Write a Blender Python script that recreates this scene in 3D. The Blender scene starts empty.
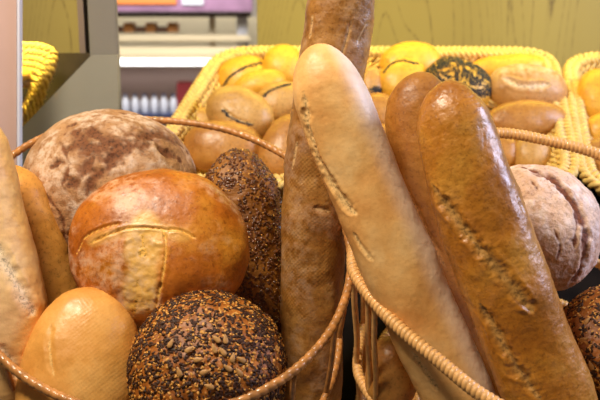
import bpy, bmesh, math, random
import numpy as np
from mathutils import Vector, Matrix
from mathutils.bvhtree import BVHTree

random.seed(7); rng = np.random.default_rng(7)
C = bpy.context.scene.collection
sc = bpy.context.scene
PITCH = math.radians(12.0); CAMZ = 1.50; LENS = 50.0; F = 600 * LENS / 36.0
CAM = np.array([0, 0, CAMZ])
FW = np.array([0, math.cos(PITCH), -math.sin(PITCH)]); UP = np.array([0, math.sin(PITCH), math.cos(PITCH)]); RT = np.array([1.0, 0, 0])

# ---------------------------------------------------------------- survey helpers (photo measurements -> real places)
def ray(px, py): return FW + RT * ((px - 300) / F) + UP * ((200 - py) / F)
def at(px, py, Y):
    d = ray(px, py); return CAM + d * (Y / d[1])
def depth(p): return float(np.dot(np.asarray(p) - CAM, FW))
def on_plane(px, py, y0, z0, slope):            # plane z = z0 + slope*(y-y0)
    d = ray(px, py); t = (z0 - slope * y0 - CAM[2]) / (d[2] - slope * d[1]); return CAM + d * t

# ---------------------------------------------------------------- noise
_perm = rng.permutation(256); _perm = np.concatenate([_perm, _perm, _perm])
_g = rng.normal(size=(256, 3)); _g /= np.linalg.norm(_g, axis=1)[:, None]
def perlin(P):
    I = np.floor(P).astype(int); f = P - I; I = I & 255
    u = f * f * f * (f * (f * 6 - 15) + 10); out = 0
    for dx in (0, 1):
        for dy in (0, 1):
            for dz in (0, 1):
                h = _perm[_perm[_perm[(I[:, 0] + dx) & 255] + ((I[:, 1] + dy) & 255)] + ((I[:, 2] + dz) & 255)] & 255
                g = _g[h]; d = f - np.array([dx, dy, dz])
                w = (u[:, 0] if dx else 1 - u[:, 0]) * (u[:, 1] if dy else 1 - u[:, 1]) * (u[:, 2] if dz else 1 - u[:, 2])
                out = out + w * (g * d).sum(1)
    return out * 1.5
def fbm(P, scale, octv=4, off=0.0):
    o = 0; a = 1.0; Q = P * scale + off
    for _ in range(octv):
        o = o + a * perlin(Q); a *= .5; Q = Q * 2.03 + 17.1
    return o
def sstep(a, b, x):
    t = np.clip((x - a) / (b - a), 0, 1); return t * t * (3 - 2 * t)

# ---------------------------------------------------------------- mesh helpers
def link_mesh(name, V, Fc, mat, parent=None, attrs=None, smooth=True, loc=None):
    """Fc : (n,3)/(n,4) int array or list of them"""
    V = np.asarray(V, float)
    L = np.array(parent.location) if parent is not None else (np.array(loc) if loc is not None else np.zeros(3))
    if parent is not None and parent.parent is not None: L = L + np.array(parent.parent.location)
    Fl = Fc if isinstance(Fc, list) else [Fc]
    me = bpy.data.meshes.new(name)
    me.vertices.add(len(V)); me.vertices.foreach_set('co', (V - L).astype(np.float32).ravel())
    li = np.concatenate([f.ravel() for f in Fl]); tot = np.concatenate([np.full(len(f), f.shape[1]) for f in Fl])
    st = np.concatenate([[0], np.cumsum(tot)[:-1]])
    me.loops.add(len(li)); me.loops.foreach_set('vertex_index', li.astype(np.int32))
    me.polygons.add(len(tot)); me.polygons.foreach_set('loop_start', st.astype(np.int32))
    me.polygons.foreach_set('loop_total', tot.astype(np.int32))
    me.update(calc_edges=True); me.validate()
    me.polygons.foreach_set('use_smooth', np.full(len(me.polygons), smooth))
    for k, a in (attrs or {}).items():
        at_ = me.attributes.new(k, 'FLOAT', 'POINT'); at_.data.foreach_set('value', a.astype(np.float32))
    me.materials.append(mat)
    o = bpy.data.objects.new(name, me); C.objects.link(o)
    if parent is not None: o.parent = parent
    elif loc is not None: o.location = loc
    return o
def tag(o, label=None, cat=None, group=None, kind=None):
    if label: o['label'] = label
    if cat: o['category'] = cat
    if group: o['group'] = group
    if kind: o['kind'] = kind
    return o
def thing(name, label, cat, loc, group=None):
    o = bpy.data.objects.new(name, None); C.objects.link(o); o.location = [float(x) for x in loc]; o.empty_display_size = .02
    return tag(o, label, cat, group)
def sub_empty(name, parent):
    pass
def grid_faces(n, m, wrap_m=True, wrap_n=False):
    i = np.arange(n if wrap_n else n - 1); j = np.arange(m if wrap_m else m - 1)
    I, J = np.meshgrid(i, j, indexing='ij'); I = I.ravel(); J = J.ravel(); I2 = (I + 1) % n; J2 = (J + 1) % m
    return np.stack([I * m + J, I * m + J2, I2 * m + J2, I2 * m + J], 1)
def vnormals(V, Fc):
    N = np.zeros_like(V)
    a = V[Fc[:, 0]]; b = V[Fc[:, 1]]; c = V[Fc[:, 2]]; d = V[Fc[:, -1]]
    fn = np.cross(c - a, d - b) if Fc.shape[1] == 4 else np.cross(b - a, c - a)
    for k in range(Fc.shape[1]):
        for ax in range(3): N[:, ax] += np.bincount(Fc[:, k], fn[:, ax], minlength=len(V))
    l = np.linalg.norm(N, axis=1); l[l == 0] = 1
    return N / l[:, None]
def catmull(P, t, closed=False):
    P = np.asarray(P, float); n = len(P)
    if closed:
        x = (t % 1.0) * n; i = np.floor(x).astype(int) % n; f = (x - np.floor(x))[:, None]
        p0, p1, p2, p3 = P[(i - 1) % n], P[i], P[(i + 1) % n], P[(i + 2) % n]
    else:
        x = np.clip(t, 0, 1) * (n - 1); i = np.minimum(np.floor(x).astype(int), n - 2); f = (x - i)[:, None]
        E = np.vstack([2 * P[0] - P[1], P, 2 * P[-1] - P[-2]])
        p0, p1, p2, p3 = E[i], E[i + 1], E[i + 2], E[i + 3]
    return .5 * (2 * p1 + (p2 - p0) * f + (2 * p0 - 5 * p1 + 4 * p2 - p3) * f ** 2 + (-p0 + 3 * p1 - 3 * p2 + p3) * f ** 3)
def resample(P, n, closed):
    Q = np.vstack([P, P[:1]]) if closed else P
    s = np.concatenate([[0], np.cumsum(np.linalg.norm(np.diff(Q, axis=0), axis=1))])
    t = np.linspace(0, s[-1], n, endpoint=not closed)
    return np.stack([np.interp(t, s, Q[:, k]) for k in range(3)], 1), s[-1]
def frames(P, closed, ref=None):
    T = (np.roll(P, -1, 0) - np.roll(P, 1, 0)) if closed else np.gradient(P, axis=0)
    T /= np.linalg.norm(T, axis=1)[:, None]
    ref = np.array([0, -.45, .89]) if ref is None else np.asarray(ref, float)
    A = np.cross(T, ref); A /= (np.linalg.norm(A, axis=1)[:, None] + 1e-9); B = np.cross(A, T)
    return T, A, B
def sweep(P, rad, sides=10, closed=False, ref=None, caps=True):
    n = len(P); T, A, B = frames(P, closed, ref)
    th = np.arange(sides) * 2 * np.pi / sides
    R = rad if np.ndim(rad) == 2 else np.repeat((np.full(n, rad) if np.ndim(rad) == 0 else np.asarray(rad))[:, None], sides, 1)
    V = P[:, None, :] + R[..., None] * (np.cos(th)[None, :, None] * A[:, None, :] + np.sin(th)[None, :, None] * B[:, None, :])
    V = V.reshape(-1, 3); Fc = grid_faces(n, sides, True, closed); Fc = Fc[:, ::-1]
    if not closed and caps:
        k = len(V); V = np.vstack([V, P[0], P[-1]]); j = np.arange(sides); j2 = (j + 1) % sides
        c0 = np.stack([j, j, np.full(sides, k), j2], 1); c0 = np.stack([np.full(sides, k), j, j2], 1)
        c1 = np.stack([np.full(sides, k + 1), (n - 1) * sides + j2, (n - 1) * sides + j], 1)
        return V, [Fc, c0[:, ::-1], c1[:, ::-1]]
    return V, [Fc]
def merge(parts):
    V = []; F4 = []; F3 = []; o = 0
    for v, fl in parts:
        V.append(v)
        for f in (fl if isinstance(fl, list) else [fl]): (F4 if f.shape[1] == 4 else F3).append(f + o)
        o += len(v)
    out = []
    if F4: out.append(np.vstack(F4))
    if F3: out.append(np.vstack(F3))
    return np.vstack(V), out
def boxm(x0, x1, y0, y1, z0, z1, bev=0.0):
    bm = bmesh.new(); bmesh.ops.create_cube(bm, size=1)
    for v in bm.verts: v.co = ((x0 + x1) / 2 + v.co.x * (x1 - x0), (y0 + y1) / 2 + v.co.y * (y1 - y0), (z0 + z1) / 2 + v.co.z * (z1 - z0))
    if bev > 0: bmesh.ops.bevel(bm, geom=bm.edges[:], offset=bev, segments=2, affect='EDGES')
    return bm
def link_bm(name, bm, mat, parent=None, smooth=False, loc=None):
    me = bpy.data.meshes.new(name)
    L = Vector(parent.location) if parent is not None else (Vector(loc) if loc is not None else Vector((0, 0, 0)))
    for v in bm.verts: v.co -= L
    bmesh.ops.recalc_face_normals(bm, faces=bm.faces[:])
    bm.to_mesh(me); bm.free(); me.materials.append(mat)
    for p in me.polygons: p.use_smooth = smooth
    o = bpy.data.objects.new(name, me); C.objects.link(o)
    if parent is not None: o.parent = parent
    else: o.location = L
    return o

# ---------------------------------------------------------------- materials
def newmat(name):
    m = bpy.data.materials.new(name); m.use_nodes = True; nt = m.node_tree
    return m, nt, nt.nodes['Principled BSDF']
def N(nt, t, **kw):
    n = nt.nodes.new(t)
    for k, v in kw.items():
        if k in n.inputs: n.inputs[k].default_value = v
        else: setattr(n, k, v)
    return n
def lin(c):
    c = [x / 255 for x in c] if max(c) > 1 else c
    return tuple((x / 12.92 if x <= .04045 else ((x + .055) / 1.055) ** 2.4) for x in c) + (1,)
def mixc(nt, fac, a, b, blend='MIX'):
    n = nt.nodes.new('ShaderNodeMix'); n.data_type = 'RGBA'; n.blend_type = blend
    for sock, v in ((n.inputs[0], fac), (n.inputs[6], a), (n.inputs[7], b)):
        if hasattr(v, 'links'): nt.links.new(v, sock)
        else: sock.default_value = v
    return n.outputs[2]
def ramp(nt, fac, stops):
    n = nt.nodes.new('ShaderNodeValToRGB'); e = n.color_ramp.elements
    while len(e) > 1: e.remove(e[0])
    e[0].position = stops[0][0]; e[0].color = stops[0][1]
    for p, c in stops[1:]:
        x = e.new(p); x.color = c
    nt.links.new(fac, n.inputs[0]); return n.outputs[0]
W = (1, 1, 1, 1); K = (0, 0, 0, 1)
def crust(name, dark, mid, light, score, rough=.5, bump=.4, flour=0.0, flourcol=(225, 205, 190), coat=.0, big=14, spots=.25, grid=0.0, sss=.0, fleck=.32, palec=(230, 178, 92), smoothflour=False):
    m, nt, b = newmat(name); l = nt.links; coat *= .5; rough += .05
    tc = N(nt, 'ShaderNodeTexCoord'); co = tc.outputs['Object']
    n1 = N(nt, 'ShaderNodeTexNoise', Scale=big, Detail=5.0, Roughness=.6); l.new(co, n1.inputs['Vector'])
    n2 = N(nt, 'ShaderNodeTexNoise', Scale=90.0, Detail=6.0, Roughness=.65); l.new(co, n2.inputs['Vector'])
    n3 = N(nt, 'ShaderNodeTexNoise', Scale=420.0, Detail=3.0); l.new(co, n3.inputs['Vector'])
    base = ramp(nt, n1.outputs[0], [(.3, lin(dark)), (.5, lin(mid)), (.72, lin(light))])
    # mottled browning
    mot = ramp(nt, n2.outputs[0], [(.35, (.55, .45, .38, 1)), (.5, W), (.7, (1.0, 1.0, 1.0, 1))])
    base = mixc(nt, spots, base, mixc(nt, 1.0, base, mot, 'MULTIPLY'))
    mus = N(nt, 'ShaderNodeTexNoise', Scale=230.0, Detail=4.0, Roughness=.7); l.new(co, mus.inputs['Vector'])
    fk = ramp(nt, mus.outputs[0], [(.34, (.5, .42, .36, 1)), (.46, W), (.6, W), (.72, (1.12, 1.12, 1.12, 1))])
    base = mixc(nt, fleck * 2, base, mixc(nt, 1.0, base, fk, 'MULTIPLY'))
    sa = N(nt, 'ShaderNodeAttribute', attribute_name='score'); fa = N(nt, 'ShaderNodeAttribute', attribute_name='flour')
    pa = N(nt, 'ShaderNodeAttribute', attribute_name='pale'); base = mixc(nt, pa.outputs['Fac'], base, lin(palec))
    scn = ramp(nt, mus.outputs[0], [(.38, tuple(x * .45 for x in lin(score)[:3]) + (1,)), (.5, lin(score)), (.62, tuple(min(1, x * 1.15) for x in lin(score)[:3]) + (1,))])
    base = mixc(nt, sa.outputs['Fac'], base, scn)
    if flour > 0:
        fn = ramp(nt, n2.outputs[0], [(.2, (.7, .7, .7, 1)), (.6, W)]) if smoothflour else ramp(nt, n2.outputs[0], [(.4, K), (.62, W)])
        mm = N(nt, 'ShaderNodeMath', operation='MULTIPLY'); l.new(fa.outputs['Fac'], mm.inputs[0]); l.new(fn, mm.inputs[1])
        m2 = N(nt, 'ShaderNodeMath', operation='MULTIPLY'); l.new(mm.outputs[0], m2.inputs[0]); m2.inputs[1].default_value = flour
        base = mixc(nt, m2.outputs[0], base, lin(flourcol))
    l.new(base, b.inputs['Base Color'])
    rr = ramp(nt, n2.outputs[0], [(.3, (rough - .1,) * 3 + (1,)), (.7, (rough + .12,) * 3 + (1,))]); l.new(rr, b.inputs['Roughness'])
    b.inputs['Coat Weight'].default_value = coat; b.inputs['Coat Roughness'].default_value = .3
    b.inputs['Subsurface Weight'].default_value = sss; b.inputs['Subsurface Radius'].default_value = (.006, .003, .0015)
    b.inputs['Subsurface Scale'].default_value = 1.0
    bp = N(nt, 'ShaderNodeBump', Strength=bump, Distance=.0016); l.new(n2.outputs[0], bp.inputs['Height'])
    bp2 = N(nt, 'ShaderNodeBump', Strength=min(1, bump * 1.4), Distance=.0008); l.new(n3.outputs[0], bp2.inputs['Height']); l.new(bp.outputs[0], bp2.inputs['Normal'])
    last = bp2
    if grid > 0:      # dotted imprint of the baking sheet
        u = N(nt, 'ShaderNodeAttribute', attribute_name='gu'); v = N(nt, 'ShaderNodeAttribute', attribute_name='gv')
        s1 = N(nt, 'ShaderNodeMath', operation='SINE'); l.new(u.outputs['Fac'], s1.inputs[0])
        s2 = N(nt, 'ShaderNodeMath', operation='SINE'); l.new(v.outputs['Fac'], s2.inputs[0])
        mu = N(nt, 'ShaderNodeMath', operation='MULTIPLY'); l.new(s1.outputs[0], mu.inputs[0]); l.new(s2.outputs[0], mu.inputs[1])
        ga = N(nt, 'ShaderNodeAttribute', attribute_name='gm'); m3 = N(nt, 'ShaderNodeMath', operation='MULTIPLY'); l.new(mu.outputs[0], m3.inputs[0]); l.new(ga.outputs['Fac'], m3.inputs[1])
        bp3 = N(nt, 'ShaderNodeBump', Strength=grid, Distance=.0007); l.new(m3.outputs[0], bp3.inputs['Height']); l.new(bp2.outputs[0], bp3.inputs['Normal']); last = bp3
    l.new(last.outputs[0], b.inputs['Normal'])
    return m
def plain(name, col, rough=.5, metal=0.0, noise=0.0, nscale=30, bump=0.0, coat=0.0, spec=.5):
    m, nt, b = newmat(name); l = nt.links
    tc = N(nt, 'ShaderNodeTexCoord'); n1 = N(nt, 'ShaderNodeTexNoise', Scale=float(nscale), Detail=4.0); l.new(tc.outputs['Object'], n1.inputs['Vector'])
    c = lin(col); d = tuple(x * (1 - noise) for x in c[:3]) + (1,); e = tuple(min(1, x * (1 + noise * .6)) for x in c[:3]) + (1,)
    l.new(ramp(nt, n1.outputs[0], [(.3, d), (.7, e)]), b.inputs['Base Color'])
    b.inputs['Roughness'].default_value = rough; b.inputs['Metallic'].default_value = metal; b.inputs['Coat Weight'].default_value = coat
    b.inputs['Specular IOR Level'].default_value = spec
    if bump > 0:
        bp = N(nt, 'ShaderNodeBump', Strength=bump, Distance=.001); l.new(n1.outputs[0], bp.inputs['Height']); l.new(bp.outputs[0], b.inputs['Normal'])
    return m
def emit(name, col, s):
    m, nt, b = newmat(name); b.inputs['Base Color'].default_value = lin(col); b.inputs['Emission Color'].default_value = lin(col); b.inputs['Emission Strength'].default_value = s
    return m
def woodmat(name, c1, c2, cg):
    m, nt, b = newmat(name); l = nt.links
    tc = N(nt, 'ShaderNodeTexCoord'); mp = N(nt, 'ShaderNodeMapping'); mp.inputs['Scale'].default_value = (1, 1, .16); l.new(tc.outputs['Object'], mp.inputs[0])
    nz = N(nt, 'ShaderNodeTexNoise', Scale=5.5, Detail=1.0, Roughness=.3, Distortion=.2); l.new(mp.outputs[0], nz.inputs['Vector'])
    mul = N(nt, 'ShaderNodeMath', operation='MULTIPLY'); l.new(nz.outputs[0], mul.inputs[0]); mul.inputs[1].default_value = 26.0
    fr = N(nt, 'ShaderNodeMath', operation='FRACT'); l.new(mul.outputs[0], fr.inputs[0])
    mp2 = N(nt, 'ShaderNodeMapping'); mp2.inputs['Scale'].default_value = (260, 260, 42); l.new(tc.outputs['Object'], mp2.inputs[0])
    dash = N(nt, 'ShaderNodeTexNoise', Scale=1.0, Detail=2.0); l.new(mp2.outputs[0], dash.inputs['Vector'])
    line = ramp(nt, fr.outputs[0], [(0, K), (.05, W), (.12, (.2, .2, .2, 1)), (.2, K)])
    dd = ramp(nt, dash.outputs[0], [(.4, (.15, .15, .15, 1)), (.6, W)])
    msk = mixc(nt, 1.0, line, dd, 'MULTIPLY')
    nb = N(nt, 'ShaderNodeTexNoise', Scale=2.5, Detail=4.0); l.new(mp.outputs[0], nb.inputs['Vector'])
    base = ramp(nt, nb.outputs[0], [(.35, lin(c1)), (.65, lin(c2))])
    l.new(mixc(nt, msk, base, lin(cg)), b.inputs['Base Color']); b.inputs['Roughness'].default_value = .55
    return m

M = {}
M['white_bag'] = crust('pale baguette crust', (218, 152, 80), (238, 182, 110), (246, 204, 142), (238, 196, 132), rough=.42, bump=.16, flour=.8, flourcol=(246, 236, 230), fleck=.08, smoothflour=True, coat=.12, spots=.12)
M['brown_loaf'] = crust('glossy brown crust', (150, 88, 18), (184, 118, 32), (204, 146, 56), (184, 136, 72), rough=.33, bump=.34, coat=.7, spots=.35, flour=.2, flourcol=(225, 185, 150))
M['cream_loaf'] = crust('cream loaf crust', (222, 162, 86), (236, 184, 108), (244, 204, 140), (238, 212, 176), rough=.42, bump=.16, flour=.7, flourcol=(250, 236, 212), coat=.1, spots=.1, fleck=.08, smoothflour=True)
M['mid_loaf'] = crust('mid brown crust', (140, 84, 24), (168, 110, 40), (190, 134, 62), (214, 166, 108), rough=.42, bump=.28, coat=.15, spots=.3)
M['tall_loaf'] = crust('reddish brown crust', (130, 80, 28), (162, 110, 48), (190, 142, 78), (210, 170, 118), rough=.36, bump=.35, coat=.5, spots=.55, grid=.2, flour=.4)
M['gold'] = crust('golden round crust', (146, 72, 10), (188, 106, 20), (218, 148, 48), (236, 180, 84), rough=.38, bump=.25, coat=.12, spots=.45, flour=.5, flourcol=(236, 202, 170))
M['oval'] = crust('pale golden roll crust', (204, 136, 56), (224, 160, 78), (236, 182, 104), (236, 186, 112), rough=.38, bump=.14, coat=.15, spots=.1, grid=.1, flour=.6, flourcol=(244, 218, 190), smoothflour=True, fleck=.06)
M['left_loaf'] = crust('tan loaf crust', (200, 134, 50), (216, 152, 66), (226, 168, 88), (230, 188, 120), rough=.45, bump=.15, coat=.2, spots=.15)
M['rye'] = crust('floured rye crust', (156, 110, 68), (180, 134, 90), (198, 154, 108), (118, 70, 38), rough=.78, bump=.9, flour=.85, flourcol=(220, 196, 176), spots=.45, sss=0)
M['rye2'] = crust('heavily floured rye crust', (200, 156, 124), (218, 180, 152), (228, 198, 174), (120, 64, 34), rough=.75, bump=.8, flour=.8, flourcol=(240, 220, 210), spots=.4, sss=0)
M['seedcrust'] = crust('seeded brown crust', (122, 66, 14), (158, 90, 22), (186, 114, 34), (160, 96, 40), rough=.42, bump=.4, spots=.5)
M['darkseed'] = crust('dark seeded crust', (112, 66, 20), (144, 90, 28), (172, 114, 42), (150, 90, 40), rough=.45, bump=.5, spots=.5)
M['roll'] = crust('tan roll crust', (172, 122, 56), (194, 146, 76), (210, 166, 96), (238, 204, 150), rough=.42, bump=.15, coat=.2, spots=.15, flour=.3)
M['roll_br'] = crust('brown roll crust', (156, 98, 38), (180, 122, 54), (198, 144, 74), (228, 184, 130), rough=.38, bump=.15, coat=.3, spots=.15, flour=.3)
M['roll_y'] = crust('yellow roll crust', (208, 144, 40), (226, 168, 52), (234, 186, 72), (236, 200, 130), rough=.42, bump=.12, coat=.2, spots=.1)
M['roll_p'] = crust('split roll crust', (174, 120, 58), (194, 142, 78), (208, 160, 94), (240, 208, 160), rough=.42, bump=.2, coat=.2, spots=.15, flour=.5, flourcol=(240, 222, 200))
M['poppy'] = plain('poppy seed', (38, 34, 36), .5, noise=.5, nscale=800)
M['flax'] = plain('flax seed', (66, 36, 20), .5, noise=.75, nscale=260, spec=.3)
M['flaxbr'] = plain('brown flax seed', (104, 58, 28), .35, noise=.75, nscale=260, coat=.3)
M['sesame'] = plain('sesame seed', (214, 152, 66), .5, noise=.4, nscale=400, coat=.0)
M['sunfl'] = plain('sunflower kernel', (188, 138, 78), .5, noise=.3, nscale=300)
M['wick_pale'] = plain('pale wicker', (224, 170, 104), .45, noise=.22, nscale=120, bump=.3, coat=.15)
M['wick_brown'] = plain('brown wicker', (186, 126, 68), .35, noise=.4, nscale=90, bump=.3, coat=.3)
M['wick_back'] = plain('straw coloured wicker', (226, 190, 112), .5, noise=.22, nscale=90, bump=.3)
M['black'] = plain('dark shelf laminate', (26, 21, 18), 1.0, noise=.2, spec=.05)
M['shelf'] = plain('brown black shelf', (46, 36, 30), .45, noise=.3)
M['grey'] = plain('grey painted panel', (132, 126, 116), .4, noise=.06, nscale=6)
M['greyg'] = plain('grey green panel', (150, 146, 130), .5, noise=.08, nscale=8)
M['mauve'] = plain('mauve trim', (120, 104, 104), .5)
M['alu'] = plain('bright aluminium', (225, 225, 240), .3)
M['pink'] = plain('pink beige reflection', (214, 180, 172), .25, noise=.14, nscale=5)  # blurred reflection painted as the panel's colour
M['wood'] = woodmat('olive oak veneer', (152, 132, 66), (166, 146, 78), (104, 84, 42))

# ---------------------------------------------------------------- bread builders
class Surf:
    """parametric bread body: gives coarse surface for measuring, fine surface for the final mesh"""
    def raycast_bvh(self):
        V, Fc = self.build(.35); self.bvh = BVHTree.FromPolygons([tuple(v) for v in V], [tuple(f) for f in Fc.tolist()])
    def hit(self, px, py):
        r = self.bvh.ray_cast(Vector(CAM), Vector(ray(px, py)).normalized())
        return None if r[0] is None else np.array(r[0])
    def line(self, pts, n=40):
        P = np.array(pts, float); t = np.linspace(0, 1, n)
        Q = catmull(np.hstack([P, np.zeros((len(P), 3 - P.shape[1]))]), t) if P.shape[1] == 2 else catmull(P, t)
        out = [self.hit(q[0], q[1]) for q in Q]; out = [o for o in out if o is not None]
        return np.array(out)
class Loaf(Surf):
    def __init__(s, ctrl, th=.92, e0=1.0, e1=1.0, sq=2.2, res=(420, 150)):
        P = []; 
        for (px, py, Y, r) in ctrl:
            p = at(px, py, Y); P.append([*p, r * depth(p) / F])
        s.P = np.array(P); s.th = th; s.e = (e0, e1); s.sq = sq; s.res = res
        s.center = s.P[:, :3].mean(0); s.raycast_bvh()
    def build(s, k=1.0):
        n = int(s.res[0] * k); m = int(s.res[1] * k)
        t = np.linspace(0, 1, 300); Q = catmull(s.P[:, :3], t); R = catmull(np.repeat(s.P[:, 3:], 3, 1), t)[:, 0]
        S = np.concatenate([[0], np.cumsum(np.linalg.norm(np.diff(Q, axis=0), axis=1))]); L = S[-1]
        # denser rings near the ends
        w = np.linspace(0, 1, n); w = w + -.10 * np.sin(4 * np.pi * w) / (4 * np.pi) * 4 if False else (.5 - .5 * np.cos(np.pi * w)) * .5 + w * .5
        a = w * L; Qc = np.stack([np.interp(a, S, Q[:, k_]) for k_ in range(3)], 1); Rc = np.interp(a, S, R)
        x0 = np.clip(a / (s.e[0] * Rc), 0, 1); x1 = np.clip((L - a) / (s.e[1] * Rc), 0, 1)
        prof = np.sqrt(np.clip(1 - (1 - x0) ** 2, 0, 1)) * np.sqrt(np.clip(1 - (1 - x1) ** 2, 0, 1)); prof = np.maximum(prof, 1e-3)
        T = np.gradient(Qc, axis=0); T /= np.linalg.norm(T, axis=1)[:, None]
        vd = Qc - CAM; vd /= np.linalg.norm(vd, axis=1)[:, None]
        B = np.cross(T, vd); B /= np.linalg.norm(B, axis=1)[:, None]; Nn = np.cross(B, T); Nn *= -np.sign((Nn * vd).sum(1))[:, None]
        th = np.arange(m) * 2 * np.pi / m; c = np.cos(th); d = np.sin(th); q = 2 / s.sq
        cx = np.sign(c) * np.abs(c) ** q; dx = np.sign(d) * np.abs(d) ** q
        r = (Rc * prof)[:, None, None]
        V = Qc[:, None] + r * (cx[None, :, None] * B[:, None] + s.th * dx[None, :, None] * Nn[:, None])
        V = V.reshape(-1, 3); Fc = grid_faces(n, m)
        if (vnormals(V, Fc) * (V - np.repeat(Qc, m, 0))).sum() < 0: Fc = Fc[:, ::-1]
        s.gu = np.repeat(a, m); s.gv = np.tile(th, n) * np.repeat(Rc, m)
        return V, Fc
_ico = {}
def ico(level):
    if level not in _ico:
        bm = bmesh.new(); bmesh.ops.create_icosphere(bm, subdivisions=level, radius=1)
        V = np.array([v.co[:] for v in bm.verts]); Fc = np.array([[v.index for v in f.verts] for f in bm.faces]); bm.free(); _ico[level] = (V, Fc)
    return _ico[level]
class Round(Surf):
    """round bread; face = direction its top faces (world), rx/ry px half sizes, tz thickness ratio"""
    def __init__(s, px, py, Y, rx, ry, tz=.6, face=(0, -.8, .6), roll=0.0, level=7, flat=.5, sq=2.0, p=None, taper=0.0):
        p = at(px, py, Y) if p is None else p; k = depth(p) / F
        s.center = p; s.ax = (rx * k, ry * k, tz * min(rx, ry) * k); s.level = level; s.flat = flat; s.sq = sq; s.taper = taper
        z = np.array(face, float); z /= np.linalg.norm(z); y = np.array([0, 0, 1.0]) - z * z[2]
        if np.linalg.norm(y) < 1e-3: y = np.array([0, 1.0, 0])
        y /= np.linalg.norm(y); x = np.cross(y, z)
        c, sn = math.cos(roll), math.sin(roll); s.B = np.stack([c * x + sn * y, -sn * x + c * y, z])
        s.raycast_bvh()
    def build(s, k=1.0):
        V, Fc = ico(s.level if k == 1.0 else 5); V = V.copy()
        if s.sq != 2.0:
            n = (np.abs(V) ** s.sq).sum(1) ** (1 / s.sq); V = V / n[:, None]
        V[:, 2] = np.where(V[:, 2] < 0, V[:, 2] * s.flat, V[:, 2])
        V[:, 0] *= 1 + s.taper * V[:, 1]
        W_ = (V * np.array(s.ax)) @ s.B + s.center
        s.gu = V[:, 0] * s.ax[0]; s.gv = V[:, 1] * s.ax[1]
        return W_, Fc
def polydist(V, L):
    """distance and arc param of each vertex to a sampled polyline"""
    best = np.full(len(V), 9.0); arg = np.zeros(len(V))
    bb0 = L.min(0) - .06; bb1 = L.max(0) + .06
    idx = np.where(((V > bb0) & (V < bb1)).all(1))[0]; v = V[idx]; bd = np.full(len(v), 9.0); ba = np.zeros(len(v))
    for i in range(len(L) - 1):
        a = L[i]; d = L[i + 1] - a; q = (d * d).sum() + 1e-12; t = np.clip(((v - a) @ d) / q, 0, 1)
        dist = np.linalg.norm(v - a - t[:, None] * d, axis=1); m = dist < bd; bd[m] = dist[m]; ba[m] = (i + t[m]) / (len(L) - 1)
    best[idx] = bd; arg[idx] = ba
    return best, arg
def bake(s, scores=(), lump=.004, lumpscale=14, fine=.0003, seed=0.0, flour=None, wr=.38, gmask=None, pale=None):
    """scores: (pts, width, depth, lip, colourwidth)"""
    V, Fc = s.build(1.0); Nn = vnormals(V, Fc); P = V - s.center + seed * 3.7
    D = lump * fbm(P, lumpscale, 3) + fine * fbm(P, 90, 4, 5.0) + fine * .5 * fbm(P, 260, 2, 3.0)
    score = np.zeros(len(V)); rag = fbm(P, 70, 3, 9.0)
    for (pts, w, dep, lip, cw) in scores:
        L = s.line(pts)
        if len(L) < 2: continue
        d, a = polydist(V, L); en = np.clip(np.minimum(a, 1 - a) * 6 + .25, 0, 1)   # narrower at the ends
        ww = w * en; dd = np.maximum(d + rag * w * wr * 1.3, 0)
        g = np.exp(-(dd / ww) ** 2)
        D = D - dep * g * en + lip * .6 * np.clip(1 + rag, 0, 2) * np.exp(-((dd - 1.7 * ww) / (.55 * ww)) ** 2) * en
        D = D + dep * .45 * np.exp(-(dd / (1.2 * ww)) ** 2) * .6 * fbm(P, 190, 3, 2.0)
        score = np.maximum(score, np.exp(-(dd / (cw * en)) ** 2.5))
    fl = (flour(V, P, Nn, score) if flour else np.full(len(V), .0))
    V = V + Nn * D[:, None]
    return V, Fc, dict(pale=(pale(s, V, P) if pale else np.zeros(len(V))), score=np.clip(score, 0, 1), flour=np.clip(fl, 0, 1), gu=s.gu * 2 * np.pi / .0055, gv=s.gv * 2 * np.pi / .0055)
def bread(name, label, cat, s, mat, group=None, gm=None, **kw):
    V, Fc, A = bake(s, **kw)
    A['gm'] = gm(V) if gm else np.zeros(len(V))
    o = link_mesh(name, V, Fc, mat, attrs=A, loc=s.center); tag(o, label, cat, group); return o, V, Fc
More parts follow.
